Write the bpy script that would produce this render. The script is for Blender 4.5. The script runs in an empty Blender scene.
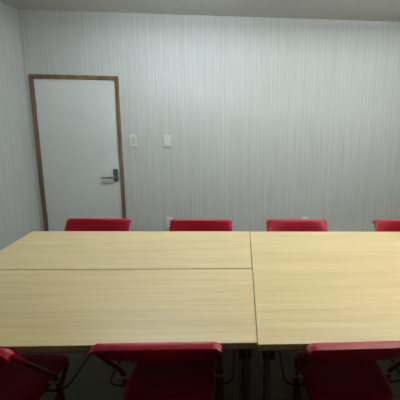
import bpy, bmesh, math
from mathutils import Vector, Matrix
S = bpy.context.scene
C = S.collection
PI = math.pi

# ------------------------------------------------------------------ materials
def srgb(r, g, b):
    f = lambda c: (c/12.92 if c <= .04045 else ((c+.055)/1.055)**2.4)
    return (f(r/255), f(g/255), f(b/255), 1)

def mat(name, col, rough=.5, metal=0., spec=.5, coat=0.):
    m = bpy.data.materials.new(name); m.use_nodes = True
    b = m.node_tree.nodes['Principled BSDF']
    b.inputs['Base Color'].default_value = col
    b.inputs['Roughness'].default_value = rough
    b.inputs['Metallic'].default_value = metal
    b.inputs['Specular IOR Level'].default_value = spec
    b.inputs['Coat Weight'].default_value = coat
    return m

def nodes(m):
    return m.node_tree, m.node_tree.nodes, m.node_tree.links, m.node_tree.nodes['Principled BSDF']

def ramp(nt, stops, interp='LINEAR'):
    r = nt.nodes.new('ShaderNodeValToRGB'); e = r.color_ramp.elements
    r.color_ramp.interpolation = interp
    while len(e) < len(stops): e.new(.5)
    for k, (p, c) in enumerate(stops): e[k].position = p; e[k].color = c
    return r

def mix(nt, a, b, fac, mode='MIX'):
    n = nt.nodes.new('ShaderNodeMix'); n.data_type = 'RGBA'; n.blend_type = mode
    for sock, v in ((n.inputs[0], fac), (n.inputs[6], a), (n.inputs[7], b)):
        if hasattr(v, 'links') or isinstance(v, bpy.types.NodeSocket): nt.links.new(v, sock)
        else: sock.default_value = v
    return n.outputs[2]

def noise(nt, vec, scale, detail=2., rough=.5):
    n = nt.nodes.new('ShaderNodeTexNoise'); n.inputs['Scale'].default_value = scale
    n.inputs['Detail'].default_value = detail; n.inputs['Roughness'].default_value = rough
    nt.links.new(vec, n.inputs['Vector']); return n.outputs['Fac']

def coords(nt, scale=(1, 1, 1), loc=(0, 0, 0)):
    t = nt.nodes.new('ShaderNodeTexCoord'); mp = nt.nodes.new('ShaderNodeMapping')
    mp.inputs['Scale'].default_value = scale; mp.inputs['Location'].default_value = loc
    nt.links.new(t.outputs['Object'], mp.inputs['Vector']); return mp.outputs['Vector']

def wallpaper(name, along):
    # pale wallpaper with fine irregular vertical pinstripes
    m = mat(name, srgb(214, 218, 214), .75, spec=.25); nt, N, L, b = nodes(m)
    sc = lambda k, kz: (k if along == 'x' else .0, k if along == 'y' else .0, kz)
    fine = noise(nt, coords(nt, sc(62, .55)), 1., 2., .6)
    mid = noise(nt, coords(nt, sc(17, .22), (3, 5, 1)), 1., 2., .5)
    thin = noise(nt, coords(nt, sc(120, 1.3), (7, 2, 4)), 1., 1., .5)
    r1 = ramp(nt, [(.36, (0, 0, 0, 1)), (.66, (1, 1, 1, 1))]); L.new(fine, r1.inputs[0])
    r2 = ramp(nt, [(.30, (0, 0, 0, 1)), (.70, (1, 1, 1, 1))]); L.new(mid, r2.inputs[0])
    r3 = ramp(nt, [(.40, (0, 0, 0, 1)), (.48, (1, 1, 1, 1))]); L.new(thin, r3.inputs[0])
    c = mix(nt, srgb(189, 190, 183), srgb(202, 203, 197), r1.outputs[0])
    c = mix(nt, c, srgb(194, 197, 194), .4)
    c2 = mix(nt, c, srgb(182, 184, 181), r2.outputs[0])
    c = mix(nt, c, c2, .2)
    c3 = mix(nt, srgb(172, 172, 167), c, r3.outputs[0])
    c = mix(nt, c, c3, .34)
    wv = N.new('ShaderNodeTexWave'); wv.wave_type = 'BANDS'; wv.bands_direction = 'X' if along == 'x' else 'Y'
    wv.inputs['Scale'].default_value = 7.4; wv.inputs['Distortion'].default_value = 2.2
    wv.inputs['Detail'].default_value = 2; wv.inputs['Detail Scale'].default_value = 1.6
    L.new(coords(nt, (1 if along == 'x' else 0, 1 if along == 'y' else 0, .03)), wv.inputs['Vector'])
    rw = ramp(nt, [(.08, (.90, .90, .89, 1)), (.45, (1, 1, 1, 1))]); L.new(wv.outputs['Fac'], rw.inputs[0])
    c = mix(nt, c, rw.outputs[0], .5, 'MULTIPLY')
    L.new(c, b.inputs['Base Color'])
    bp = N.new('ShaderNodeBump'); bp.inputs['Strength'].default_value = .12; bp.inputs['Distance'].default_value = .002
    L.new(fine, bp.inputs['Height']); L.new(bp.outputs[0], b.inputs['Normal'])
    return m

def laminate(name, seed):
    # pale beech laminate, grain along x
    m = mat(name, srgb(215, 200, 155), .38, spec=.4); nt, N, L, b = nodes(m)
    a = noise(nt, coords(nt, (1.1, 26, 1), (seed, seed*1.7, 0)), 1., 4., .62)
    d = noise(nt, coords(nt, (2.4, 95, 1), (seed*2.1, seed, 0)), 1., 3., .6)
    g = noise(nt, coords(nt, (.7, 7, 1), (seed*.6, seed*3, 0)), 1., 2., .5)
    ra = ramp(nt, [(.30, srgb(211, 189, 138)), (.47, srgb(219, 198, 147)), (.62, srgb(225, 206, 156)), (.75, srgb(216, 195, 145))])
    L.new(a, ra.inputs[0])
    rd = ramp(nt, [(.34, srgb(196, 170, 120)), (.55, srgb(227, 208, 158))]); L.new(d, rd.inputs[0])
    c = mix(nt, ra.outputs[0], rd.outputs[0], .30)
    rg = ramp(nt, [(.32, (.80, .78, .74, 1)), (.62, (1, 1, 1, 1))]); L.new(g, rg.inputs[0])
    c = mix(nt, c, rg.outputs[0], .30, 'MULTIPLY')
    c = mix(nt, c, (.90, .90, .90, 1), 1., 'MULTIPLY')
    L.new(c, b.inputs['Base Color'])
    return m

def wood(name, dark, light, sc):
    m = mat(name, dark, .45, spec=.35); nt, N, L, b = nodes(m)
    a = noise(nt, coords(nt, sc), 1., 3., .6)
    r = ramp(nt, [(.35, dark), (.65, light)]); L.new(a, r.inputs[0]); L.new(r.outputs[0], b.inputs['Base Color'])
    return m

def speckle(name, col, col2, scale, rough, spec=.4, metal=0., bump=0., amount=(.4, .6)):
    m = mat(name, col, rough, metal, spec); nt, N, L, b = nodes(m)
    a = noise(nt, coords(nt), scale, 3., .6)
    r = ramp(nt, [(amount[0], col), (amount[1], col2)]); L.new(a, r.inputs[0]); L.new(r.outputs[0], b.inputs['Base Color'])
    if bump:
        bp = N.new('ShaderNodeBump'); bp.inputs['Strength'].default_value = bump; bp.inputs['Distance'].default_value = .002
        L.new(a, bp.inputs['Height']); L.new(bp.outputs[0], b.inputs['Normal'])
    return m

M_WALLX = wallpaper('striped wallpaper', 'x')
M_WALLY = wallpaper('striped wallpaper side', 'y')
M_CEIL = speckle('ceiling board', srgb(200, 198, 192), srgb(208, 206, 200), 90, .85, .2, bump=.1)
M_TOP = [laminate('beech laminate a', 1.3), laminate('beech laminate b', 4.1), laminate('beech laminate c', 8.7)]
M_EDGE = speckle('edge band', srgb(142, 122, 86), srgb(156, 134, 96), 60, .5)
M_DOOR = speckle('door skin', srgb(214, 218, 214), srgb(217, 220, 216), 6, .45, .4)
M_FRAME = wood('door frame wood', srgb(102, 76, 54), srgb(134, 103, 75), (30, 30, 2.5))
M_SKIRT = wood('skirting wood', srgb(96, 68, 50), srgb(122, 88, 64), (3, 3, 30))
M_RED = speckle('red moulded plastic', srgb(150, 9, 34), srgb(156, 11, 37), 220, .36, .32, bump=.06)
M_REDTUBE = speckle('red enamelled tube', srgb(92, 10, 18), srgb(100, 12, 20), 60, .35, .5)
M_STEEL = speckle('dark table steel', srgb(58, 58, 58), srgb(66, 66, 64), 30, .45, .5, metal=.3)
M_BLACK = speckle('black rubber', srgb(22, 22, 24), srgb(30, 30, 32), 50, .6)
M_WIRE = speckle('dark wire', srgb(52, 16, 20), srgb(60, 20, 24), 50, .4, metal=.2)
M_NICKEL = speckle('brushed nickel', srgb(128, 126, 119), srgb(156, 153, 146), 80, .32, metal=.6)
M_HANDLE = speckle('dark nickel plate', srgb(98, 100, 98), srgb(116, 118, 115), 80, .34, metal=.35)
M_PLATE = speckle('white switch plastic', srgb(212, 214, 210), srgb(217, 218, 215), 40, .4)
M_KEY = speckle('grey switch key', srgb(190, 192, 190), srgb(196, 198, 196), 40, .4)
M_HOLE = mat('socket slot', srgb(40, 40, 40), .6)
M_LAMP = mat('lamp housing', srgb(225, 225, 222), .5)

def floor_mat():
    m = mat('carpet tile', srgb(96, 96, 84), .9, spec=.15); nt, N, L, b = nodes(m)
    v = coords(nt)
    a = noise(nt, v, 160, 3., .7); g = noise(nt, v, 5, 2., .5)
    r = ramp(nt, [(.35, srgb(96, 94, 80)), (.65, srgb(130, 127, 110))]); L.new(a, r.inputs[0])
    rg = ramp(nt, [(.3, (.82, .82, .82, 1)), (.7, (1, 1, 1, 1))]); L.new(g, rg.inputs[0])
    c = mix(nt, r.outputs[0], rg.outputs[0], .6, 'MULTIPLY')
    br = N.new('ShaderNodeTexBrick'); br.offset = 0; br.inputs['Scale'].default_value = 1
    br.inputs['Brick Width'].default_value = .5; br.inputs['Row Height'].default_value = .5
    br.inputs['Mortar Size'].default_value = .004
    for k, col in (('Color1', (1, 1, 1, 1)), ('Color2', (.93, .93, .93, 1)), ('Mortar', (.55, .55, .55, 1))): br.inputs[k].default_value = col
    L.new(v, br.inputs['Vector'])
    c = mix(nt, c, br.outputs['Color'], .8, 'MULTIPLY')
    L.new(c, b.inputs['Base Color'])
    bp = N.new('ShaderNodeBump'); bp.inputs['Strength'].default_value = .4; bp.inputs['Distance'].default_value = .003
    L.new(a, bp.inputs['Height']); L.new(bp.outputs[0], b.inputs['Normal'])
    return m
M_FLOOR = floor_mat()

def emit(name, col, strength):
    m = mat(name, col, .5); nt, N, L, b = nodes(m)
    b.inputs['Emission Color'].default_value = col; b.inputs['Emission Strength'].default_value = strength
    return m

# ------------------------------------------------------------------ mesh helpers
def obj(name, bm, m, parent=None, smooth=None):
    bmesh.ops.recalc_face_normals(bm, faces=bm.faces)
    me = bpy.data.meshes.new(name); bm.to_mesh(me); bm.free()
    me.materials.append(m)
    o = bpy.data.objects.new(name, me); C.objects.link(o)
    if parent: o.parent = parent
    if smooth is not None:
        me.shade_smooth()
        try: me.set_sharp_from_angle(angle=math.radians(smooth))
        except Exception: pass
    return o

def box(bm, x0, x1, y0, y1, z0, z1, bev=0., seg=2):
    t = bmesh.new()
    bmesh.ops.create_cube(t, size=1)
    for v in t.verts:
        v.co = Vector(((x0+x1)/2 + v.co.x*(x1-x0), (y0+y1)/2 + v.co.y*(y1-y0), (z0+z1)/2 + v.co.z*(z1-z0)))
    if bev: bmesh.ops.bevel(t, geom=t.edges[:], offset=bev, segments=seg, profile=.5, affect='EDGES')
    me = bpy.data.meshes.new('t'); t.to_mesh(me); t.free(); bm.from_mesh(me); bpy.data.meshes.remove(me)

def fillet(pts, r, n=6):
    # round the inner corners of a polyline
    pts = [Vector(p) for p in pts]; out = [pts[0]]
    for a, b, c in zip(pts, pts[1:], pts[2:]):
        d1 = (a-b); d2 = (c-b); rr = min(r, d1.length*.49, d2.length*.49)
        p, q = b + d1.normalized()*rr, b + d2.normalized()*rr
        for k in range(n+1):
            t = k/n; out.append(p*(1-t)**2 + b*2*t*(1-t) + q*t*t)
    return out + [pts[-1]]

def tube(bm, pts, r, n=10, cap=True):
    pts = [Vector(p) for p in pts]; rings = []; prev = None
    for i, p in enumerate(pts):
        if i == 0: t = pts[1]-p
        elif i == len(pts)-1: t = p-pts[-2]
        else: t = (pts[i+1]-p).normalized() + (p-pts[i-1]).normalized()
        t.normalize()
        if prev is None:
            up = Vector((0, 0, 1)) if abs(t.z) < .9 else Vector((1, 0, 0)); a = t.cross(up).normalized()
        else: a = (prev - t*prev.dot(t)).normalized()
        prev = a; b = t.cross(a)
        rings.append([bm.verts.new(p + (a*math.cos(2*PI*k/n) + b*math.sin(2*PI*k/n))*r) for k in range(n)])
    for A, B in zip(rings, rings[1:]):
        for k in range(n): bm.faces.new((A[k], A[(k+1) % n], B[(k+1) % n], B[k]))
    if cap:
        bm.faces.new(rings[0][::-1]); bm.faces.new(rings[-1])

def grid_shell(bm, fn, nu, nv, thick_fn):
    # fn(u,v)->front point, thick_fn(u,v)->back point; closed shell
    F = [[bm.verts.new(fn(i/nu, j/nv)) for j in range(nv+1)] for i in range(nu+1)]
    B = [[bm.verts.new(thick_fn(i/nu, j/nv)) for j in range(nv+1)] for i in range(nu+1)]
    for i in range(nu):
        for j in range(nv):
            bm.faces.new((F[i][j], F[i+1][j], F[i+1][j+1], F[i][j+1]))
            bm.faces.new((B[i][j], B[i][j+1], B[i+1][j+1], B[i+1][j]))
    for i in range(nu):
        bm.faces.new((F[i][0], B[i][0], B[i+1][0], F[i+1][0])); bm.faces.new((F[i][nv], F[i+1][nv], B[i+1][nv], B[i][nv]))
    for j in range(nv):
        bm.faces.new((F[0][j], F[0][j+1], B[0][j+1], B[0][j])); bm.faces.new((F[nu][j], B[nu][j], B[nu][j+1], F[nu][j+1]))

def cyl(bm, p0, p1, r, n=20): tube(bm, [p0, p1], r, n)

def tag(o, label, cat=None, group=None):
    o['label'] = label
    if cat: o['category'] = cat
    if group: o['group'] = group
    return o

def empty(name, loc, rz=0.):
    o = bpy.data.objects.new(name, None); C.objects.link(o); o.empty_display_size = .1
    o.location = loc; o.rotation_euler = (0, 0, rz); return o

def struct(o): o['kind'] = 'structure'; return o

def copy_tree(o, parent=None):
    c = o.copy(); C.objects.link(c)
    if parent: c.parent = parent; c.matrix_parent_inverse = o.matrix_parent_inverse.copy()
    for ch in list(o.children): copy_tree(ch, c)
    return c

# ------------------------------------------------------------------ room
XL, XR, YB, YF, ZC = -2.229, 3.1, 4.6, -3.0, 2.483
T = .12
bm = bmesh.new(); box(bm, XL-T, XR+T, YF-T, YB+T, -T, 0); struct(obj('floor', bm, M_FLOOR))
bm = bmesh.new(); box(bm, XL-T, XR+T, YF-T, YB+T, ZC, ZC+T); struct(obj('ceiling', bm, M_CEIL))
DX0, DX1, DZ = -2.183, -1.281, 1.864            # outside of the door frame
FW = .038
bm = bmesh.new()                                 # back wall with its door opening
box(bm, XL-T, DX0+FW*.5, YB, YB+T, 0, ZC); box(bm, DX1-FW*.5, XR+T, YB, YB+T, 0, ZC)
box(bm, DX0+FW*.5, DX1-FW*.5, YB, YB+T, DZ-FW*.5, ZC)
struct(obj('wall_back', bm, M_WALLX))
bm = bmesh.new(); box(bm, XL-T, XL, YF, YB, 0, ZC); struct(obj('wall_left', bm, M_WALLY))
bm = bmesh.new(); box(bm, XR, XR+T, YF, YB, 0, ZC); struct(obj('wall_right', bm, M_WALLY))
bm = bmesh.new(); box(bm, XL-T, XR+T, YF-T, YF, 0, ZC); struct(obj('wall_front', bm, M_WALLX))
bm = bmesh.new(); box(bm, DX1, XR, YB-.009, YB, 0, .06, .002); struct(obj('baseboard_back', bm, M_SKIRT))
bm = bmesh.new(); box(bm, XL, XL+.009, YF, YB-.01, 0, .06, .002); struct(obj('baseboard_left', bm, M_SKIRT))

# door
bm = bmesh.new(); box(bm, DX0+FW, DX1-FW, YB+.004, YB+.044, .006, DZ-FW, .002)
door = struct(obj('door_1', bm, M_DOOR))
bm = bmesh.new()
y0, y1 = YB-.016, YB+.075
box(bm, DX0, DX0+FW, y0, y1, 0, DZ, .003); box(bm, DX1-FW, DX1, y0, y1, 0, DZ, .003)
box(bm, DX0+FW, DX1-FW, y0, y1, DZ-FW, DZ, .003)
tag(obj('door_frame', bm, M_FRAME, door), 'brown wooden door frame')
hx, hz0, hz1 = -1.367, .748, .890
yd = YB+.004
bm = bmesh.new(); box(bm, hx-.025, hx+.025, yd-.010, yd, hz0, hz1, .0)
ed = [e for e in bm.edges if abs(e.verts[0].co.y-e.verts[1].co.y) > .005]
bmesh.ops.bevel(bm, geom=ed, offset=.018, segments=5, profile=.5, affect='EDGES')
hp = tag(obj('handle_plate', bm, M_HANDLE, door, 35), 'dark nickel lock plate')
bm = bmesh.new()
cyl(bm, (hx, yd-.009, .801), (hx, yd-.022, .801), .015)
tube(bm, fillet([(hx, yd-.02, .801), (hx, yd-.055, .801), (hx-.125, yd-.057, .797), (hx-.142, yd-.042, .796)], .016), .0105, 12)
tag(obj('lever', bm, M_NICKEL, hp, 40), 'slim nickel lever')
bm = bmesh.new(); cyl(bm, (hx, yd-.009, .858), (hx, yd-.020, .858), .011)
box(bm, hx-.003, hx+.003, yd-.030, yd-.018, .848, .868, .001)
obj('thumb_turn', bm, M_NICKEL, hp, 40)
for z in (.35, 1.55):
    bm = bmesh.new(); cyl(bm, (DX0+FW+.001, YB+.0, z-.045), (DX0+FW+.001, YB+.0, z+.045), .006, 10)
    obj('hinge', bm, M_NICKEL, door, 40)

# ------------------------------------------------------------------ wall plates
def plate_bm(x0, x1, z0, z1):
    bm = bmesh.new(); box(bm, x0, x1, YB-.019, YB, z0, z1, .003, 2); return bm
sw = tag(obj('light_switch', plate_bm(-1.193, -1.119, 1.136, 1.264), M_PLATE),
         'white wall switch plate with one wide rocker key, beside the brown door frame', 'light switch')
bm = bmesh.new(); box(bm, -1.178, -1.134, YB-.022, YB-.018, 1.158, 1.242, .002); obj('rocker', bm, M_KEY, sw)
sw = tag(obj('light_switch', plate_bm(-.834, -.760, 1.137, 1.265), M_PLATE),
         'white wall switch plate with three small stacked keys, standing apart from the door', 'light switch')
for z in (1.166, 1.201, 1.236):
    bm = bmesh.new(); box(bm, -.813, -.781, YB-.022, YB-.018, z-.0145, z+.0145, .002)
    k = obj('rocker', bm, M_PLATE, sw)
    bm = bmesh.new(); box(bm, -.792, -.787, YB-.0235, YB-.0215, z-.007, z+.007, .0006); obj('indicator', bm, M_KEY, k)
for xc, z1, lab in ((-.802, .345, 'white wall socket low on the back wall, behind the second far chair'),
                    (.744, .350, 'white wall socket low on the wall, above the third far chair')):
    o = tag(obj('wall_socket', plate_bm(xc-.036, xc+.036, z1-.12, z1), M_PLATE), lab, 'wall socket')
    for z in (z1-.038, z1-.082):
        bm = bmesh.new(); box(bm, xc-.012, xc-.009, YB-.0205, YB-.0185, z-.008, z+.008); box(bm, xc+.009, xc+.012, YB-.0205, YB-.0185, z-.008, z+.008)
        obj('socket_slot', bm, M_HOLE, o)

# ------------------------------------------------------------------ tables
TH = .72
def table(x0, x1, y0, y1, m, label):
    w, d = x1-x0, y1-y0
    t = tag(empty('meeting_table', ((x0+x1)/2, (y0+y1)/2, 0)), label, 'table', 'beech topped meeting tables pushed together')
    hw, hd = w/2, d/2
    bm = bmesh.new(); box(bm, -hw+.0009, hw-.0009, -hd+.0009, hd-.0009, TH-.026, TH, .0015)
    obj('tabletop', bm, m, t)
    bm = bmesh.new(); e = .0010
    box(bm, -hw, hw, -hd, -hd+e, TH-.0255, TH-.0004, .0005); box(bm, -hw, hw, hd-e, hd, TH-.0255, TH-.0004, .0005)
    box(bm, -hw, -hw+e, -hd+e, hd-e, TH-.0255, TH-.0004, .0005); box(bm, hw-e, hw, -hd+e, hd-e, TH-.0255, TH-.0004, .0005)
    tag(obj('edge_band', bm, M_EDGE, t), 'darker brown edge strip')
    lx, ly = hw-.040, hd-.060
    bm = bmesh.new()
    for s in (-1, 1):
        box(bm, -lx, lx, s*(ly-.01)-.012, s*(ly-.01)+.012, TH-.066, TH-.026, .002)
        box(bm, s*lx-.012, s*lx+.012, -ly, ly, TH-.066, TH-.026, .002)
    obj('frame_rail', bm, M_STEEL, t)
    for sx in (-1, 1):
        for sy in (-1, 1):
            bm = bmesh.new(); tube(bm, [(sx*lx, sy*ly, TH-.03), (sx*lx, sy*ly, .02)], .0155, 14)
            l = obj('leg', bm, M_STEEL, t, 40)
            bm = bmesh.new(); cyl(bm, (sx*lx, sy*ly, .0), (sx*lx, sy*ly, .022), .019, 14); obj('foot_cap', bm, M_BLACK, l, 40)
            bm = bmesh.new(); cyl(bm, (sx*(lx-.030), sy*ly, TH-.085), (sx*(lx+.019), sy*ly, TH-.085), .017, 14); obj('lock_knob', bm, M_BLACK, l, 40)
    for s in (-1, 1):                                # folding leg brace across each end
        bm = bmesh.new(); tube(bm, [(s*lx, -ly, .16), (s*lx, ly, .16)], .0095, 10); obj('stretcher', bm, M_STEEL, t, 40)
    return t
table(-1.429, .0655, 2.1425, 2.832, M_TOP[0], 'long narrow beech meeting table at the back left, nearest the door')
table(-1.429, .0665, 1.4075, 2.1365, M_TOP[1], 'beech meeting table at the front left, nearest the viewer, before the long seam')
table(.0682, 1.567, 1.3945, 2.828, M_TOP[2], 'deep undivided beech meeting table on the right of the seam')

# ------------------------------------------------------------------ chair
# local frame: +y forward (towards the table), origin on the floor below the rear lip of the backrest
LIP, RL = .766, math.radians(36)
HWB = .229
def make_chair():
    t = empty('folding_chair', (0, 0, 0))
    # backrest: a straight rolled lip on top, the plate below bows backwards in the middle
    def prof(u, v):
        x = (u*2-1); bow = .030*(1-abs(x)**2.4); drop = .013*max(0, (abs(x)-.90)/.10)**2.2
        if v < .30:                                  # rolled lip, from rear lower edge over the top
            a = v/.30
            y = .000 + .040*a; z = LIP - .010*(1-a)**2 - .004*max(0, a-.75)/.25 - .0
            return Vector((x*HWB*(1-.014*a), y, z - drop))
        s = (v-.30)/.70
        L_ = .128*s
        hw = HWB*(.986 + .012*s); z0_ = drop*(1-s)
        y = .042 + L_*math.sin(RL) - bow*min(1, s*1.25)**1.2
        z = LIP-.006 - L_*math.cos(RL) - z0_
        return Vector((x*hw, y, z))
    def back(u, v):
        p = prof(u, v)
        if v < .30:
            a = v/.30
            return p + Vector((0, .0035, -.014 - .003*a))
        s = (v-.30)/.70
        return p + Vector((0, -.014 + .004*s, -.010*(1-s)))
    bm = bmesh.new(); grid_shell(bm, prof, 28, 22, back)
    # end cheeks of the lip wrap the tubes
    for s in (-1, 1): box(bm, s*(HWB-.006)-.006, s*(HWB-.006)+.006, .004, .040, LIP-.029, LIP-.018, .003)
    obj('backrest', bm, M_RED, t, 40)
    # seat: shallow dished pan with rounded corners
    sx, y0, y1, zs = .184, .146, .525, .446
    def seat_pt(u, v):
        X, Y = u*2-1, v*2-1
        # superellipse-ish rounded rectangle
        n = 7.
        k = (abs(X)**n + abs(Y)**n)**(1/n); mx = max(abs(X), abs(Y))
        f = mx/k if k > 1e-6 else 1
        X2, Y2 = X*f, Y*f
        yy = (y0+y1)/2 + Y2*(y1-y0)/2
        wid = sx*(1 + .04*(Y2+1)/2)
        r = max(abs(X2), abs(Y2))
        e = max(0, (mx-.86)/.14)
        z = zs - .010*(1-X2*X2)*(1-.5*Y2*Y2) - .016*e**2 - .010*max(0, Y2-.6)
        return Vector((X2*wid, yy, z))
    bm = bmesh.new(); grid_shell(bm, seat_pt, 26, 26, lambda u, v: seat_pt(u, v)*1 + Vector((0, 0, -.016)))
    obj('seat', bm, M_RED, t, 50)
    # front legs run from the backrest down and forward, rear legs from the seat front down and back
    for s in (-1, 1):
        bm = bmesh.new()
        tube(bm, fillet([(s*.214, .020, LIP-.020), (s*.212, .322, .445), (s*.210, .420, .018)], .06), .0112, 12)
        l = obj('leg', bm, M_REDTUBE, t, 40)
        bm = bmesh.new(); d = Vector((0, .098, -.427)).normalized(); p = Vector((s*.210, .420, .018))
        tube(bm, [p-d*.03, p+d*.012], .0135, 12); obj('foot_cap', bm, M_BLACK, l, 40)
        bm = bmesh.new(); cyl(bm, (s*.185, .300, .436), (s*.2285, .300, .436), .0055, 10); tag(obj('pivot_bolt', bm, M_NICKEL, t, 40), 'bright pivot bolt')
        bm = bmesh.new()
        tube(bm, fillet([(s*.193, .455, .420), (s*.193, .010, .018)], .03), .0105, 12)
        l = obj('leg', bm, M_REDTUBE, t, 40)
        d = Vector((0, -.445, -.402)).normalized(); p = Vector((s*.193, .010, .018))
        bm = bmesh.new(); tube(bm, [p-d*.03, p+d*.012], .0135, 12); obj('foot_cap', bm, M_BLACK, l, 40)
    bm = bmesh.new(); tube(bm, [(-.210, .395, .127), (.210, .395, .127)], .008, 10); obj('stretcher', bm, M_REDTUBE, t, 40)
    bm = bmesh.new(); tube(bm, [(-.193, .085, .086), (.193, .085, .086)], .008, 10); obj('stretcher', bm, M_REDTUBE, t, 40)
    bm = bmesh.new(); tube(bm, [(-.193, .455, .418), (.193, .455, .418)], .0095, 10); obj('seat_rail', bm, M_REDTUBE, t, 40)
    # wire hoop under the seat that links chairs in a row
    bm = bmesh.new()
    tube(bm, fillet([(-.186, .575, .414), (-.266, .575, .414), (-.266, .275, .414), (.266, .275, .414), (.266, .575, .414), (.186, .575, .414)], .055, 8), .0052, 8)
    tag(obj('linking_hoop', bm, M_WIRE, t, 40), 'thin dark wire hoop around the seat')
    return t

def R(d): return math.radians(d)
far = 'red folding chairs facing the viewer along the far side'
near = 'red folding chairs with their backs to the viewer'
# far chairs face -y: origin is the rear lip, turned half round
spots = [
 ((-1.033, 3.030), R(179), far, 'red folding chair on the far side, directly in front of the white door'),
 ((-.287, 3.016), R(179.3), far, 'red folding chair on the far side, below the two switches, right of the door'),
 ((.421, 3.018), R(180.4), far, 'red folding chair on the far side, just right of where the tables meet'),
 ((1.240, 3.020), R(180), far, 'red folding chair on the far side, cut off by the right edge of the picture'),
 ((-1.008, 1.304), R(-3), near, 'red folding chair seen from behind in the bottom left corner, turned to the right'),
 ((-.294, 1.314), R(0), near, 'red folding chair seen from behind, centred before the front left table'),
 ((.470, 1.298), R(1.0), near, 'red folding chair seen from behind at the right-hand table, lip shining pink'),
]
proto = make_chair()
for i, ((x, y), rz, g, lab) in enumerate(spots):
    o = proto if i == 0 else copy_tree(proto)
    o.location = (x, y, 0); o.rotation_euler = (0, 0, rz)
    tag(o, lab, 'chair', g)

# ------------------------------------------------------------------ ceiling lamps (above the frame)
E_COOL = emit('cool fluorescent tube', (.81, .91, 1, 1), 36.0)
E_COOL2 = emit('cool fluorescent tube pair', (.81, .91, 1, 1), 42.0)
E_WARM = emit('neutral fluorescent tube', (1, .93, .77, 1), 35.0)
def lamp(x, y, em, label):
    t = tag(empty('ceiling_light', (x, y, ZC)), label, 'ceiling light', 'long fluorescent ceiling lights')
    bm = bmesh.new(); box(bm, -.62, .62, -.10, .10, -.028, 0, .004); obj('housing', bm, M_LAMP, t)
    for s in (-1, 1):
        bm = bmesh.new(); tube(bm, [(-.585, s*.06, -.062), (.585, s*.06, -.062)], .015, 12); obj('fluorescent_tube', bm, em, t, 50)
        for e in (-1, 1):
            bm = bmesh.new(); box(bm, e*.60-.014, e*.60+.014, s*.06-.016, s*.06+.016, -.08, -.026, .003); obj('lamp_holder', bm, M_LAMP, t)
for x, y, em, l in ((-.60, 3.32, E_COOL2, 'twin tube white ceiling light towards the back wall, nearer the door'),
                (1.20, 3.14, E_COOL, 'twin tube white ceiling light towards the back wall, right side'),
                (1.25, 1.75, E_WARM, 'twin tube white ceiling light above the right table')):
    lamp(x, y, em, l)

# ------------------------------------------------------------------ world, camera, view
w = bpy.data.worlds.new('World'); S.world = w; w.use_nodes = True
w.node_tree.nodes['Background'].inputs['Color'].default_value = (0, 0, 0, 1)
cam = bpy.data.cameras.new('Camera'); co = bpy.data.objects.new('Camera', cam); C.objects.link(co); S.camera = co
r = Vector((0.99801, -0.0601, 0.01923)); u = Vector((-0.00548, 0.22115, 0.97522)); f = Vector((0.06287, 0.97339, -0.22038))
m = Matrix.Identity(4)
for k in range(3): m[k][0] = r[k]; m[k][1] = u[k]; m[k][2] = -f[k]
m.translation = (0, 0, 1.59); co.matrix_world = m
cam.sensor_width = 36; cam.lens = 415.585*36/400; cam.shift_x = (200-266.7)/400; cam.clip_start = .02
S.view_settings.view_transform = 'Standard'; S.view_settings.look = 'None'
S.view_settings.gamma = 1; S.view_settings.use_curve_mapping = False
S.view_settings.exposure = .72
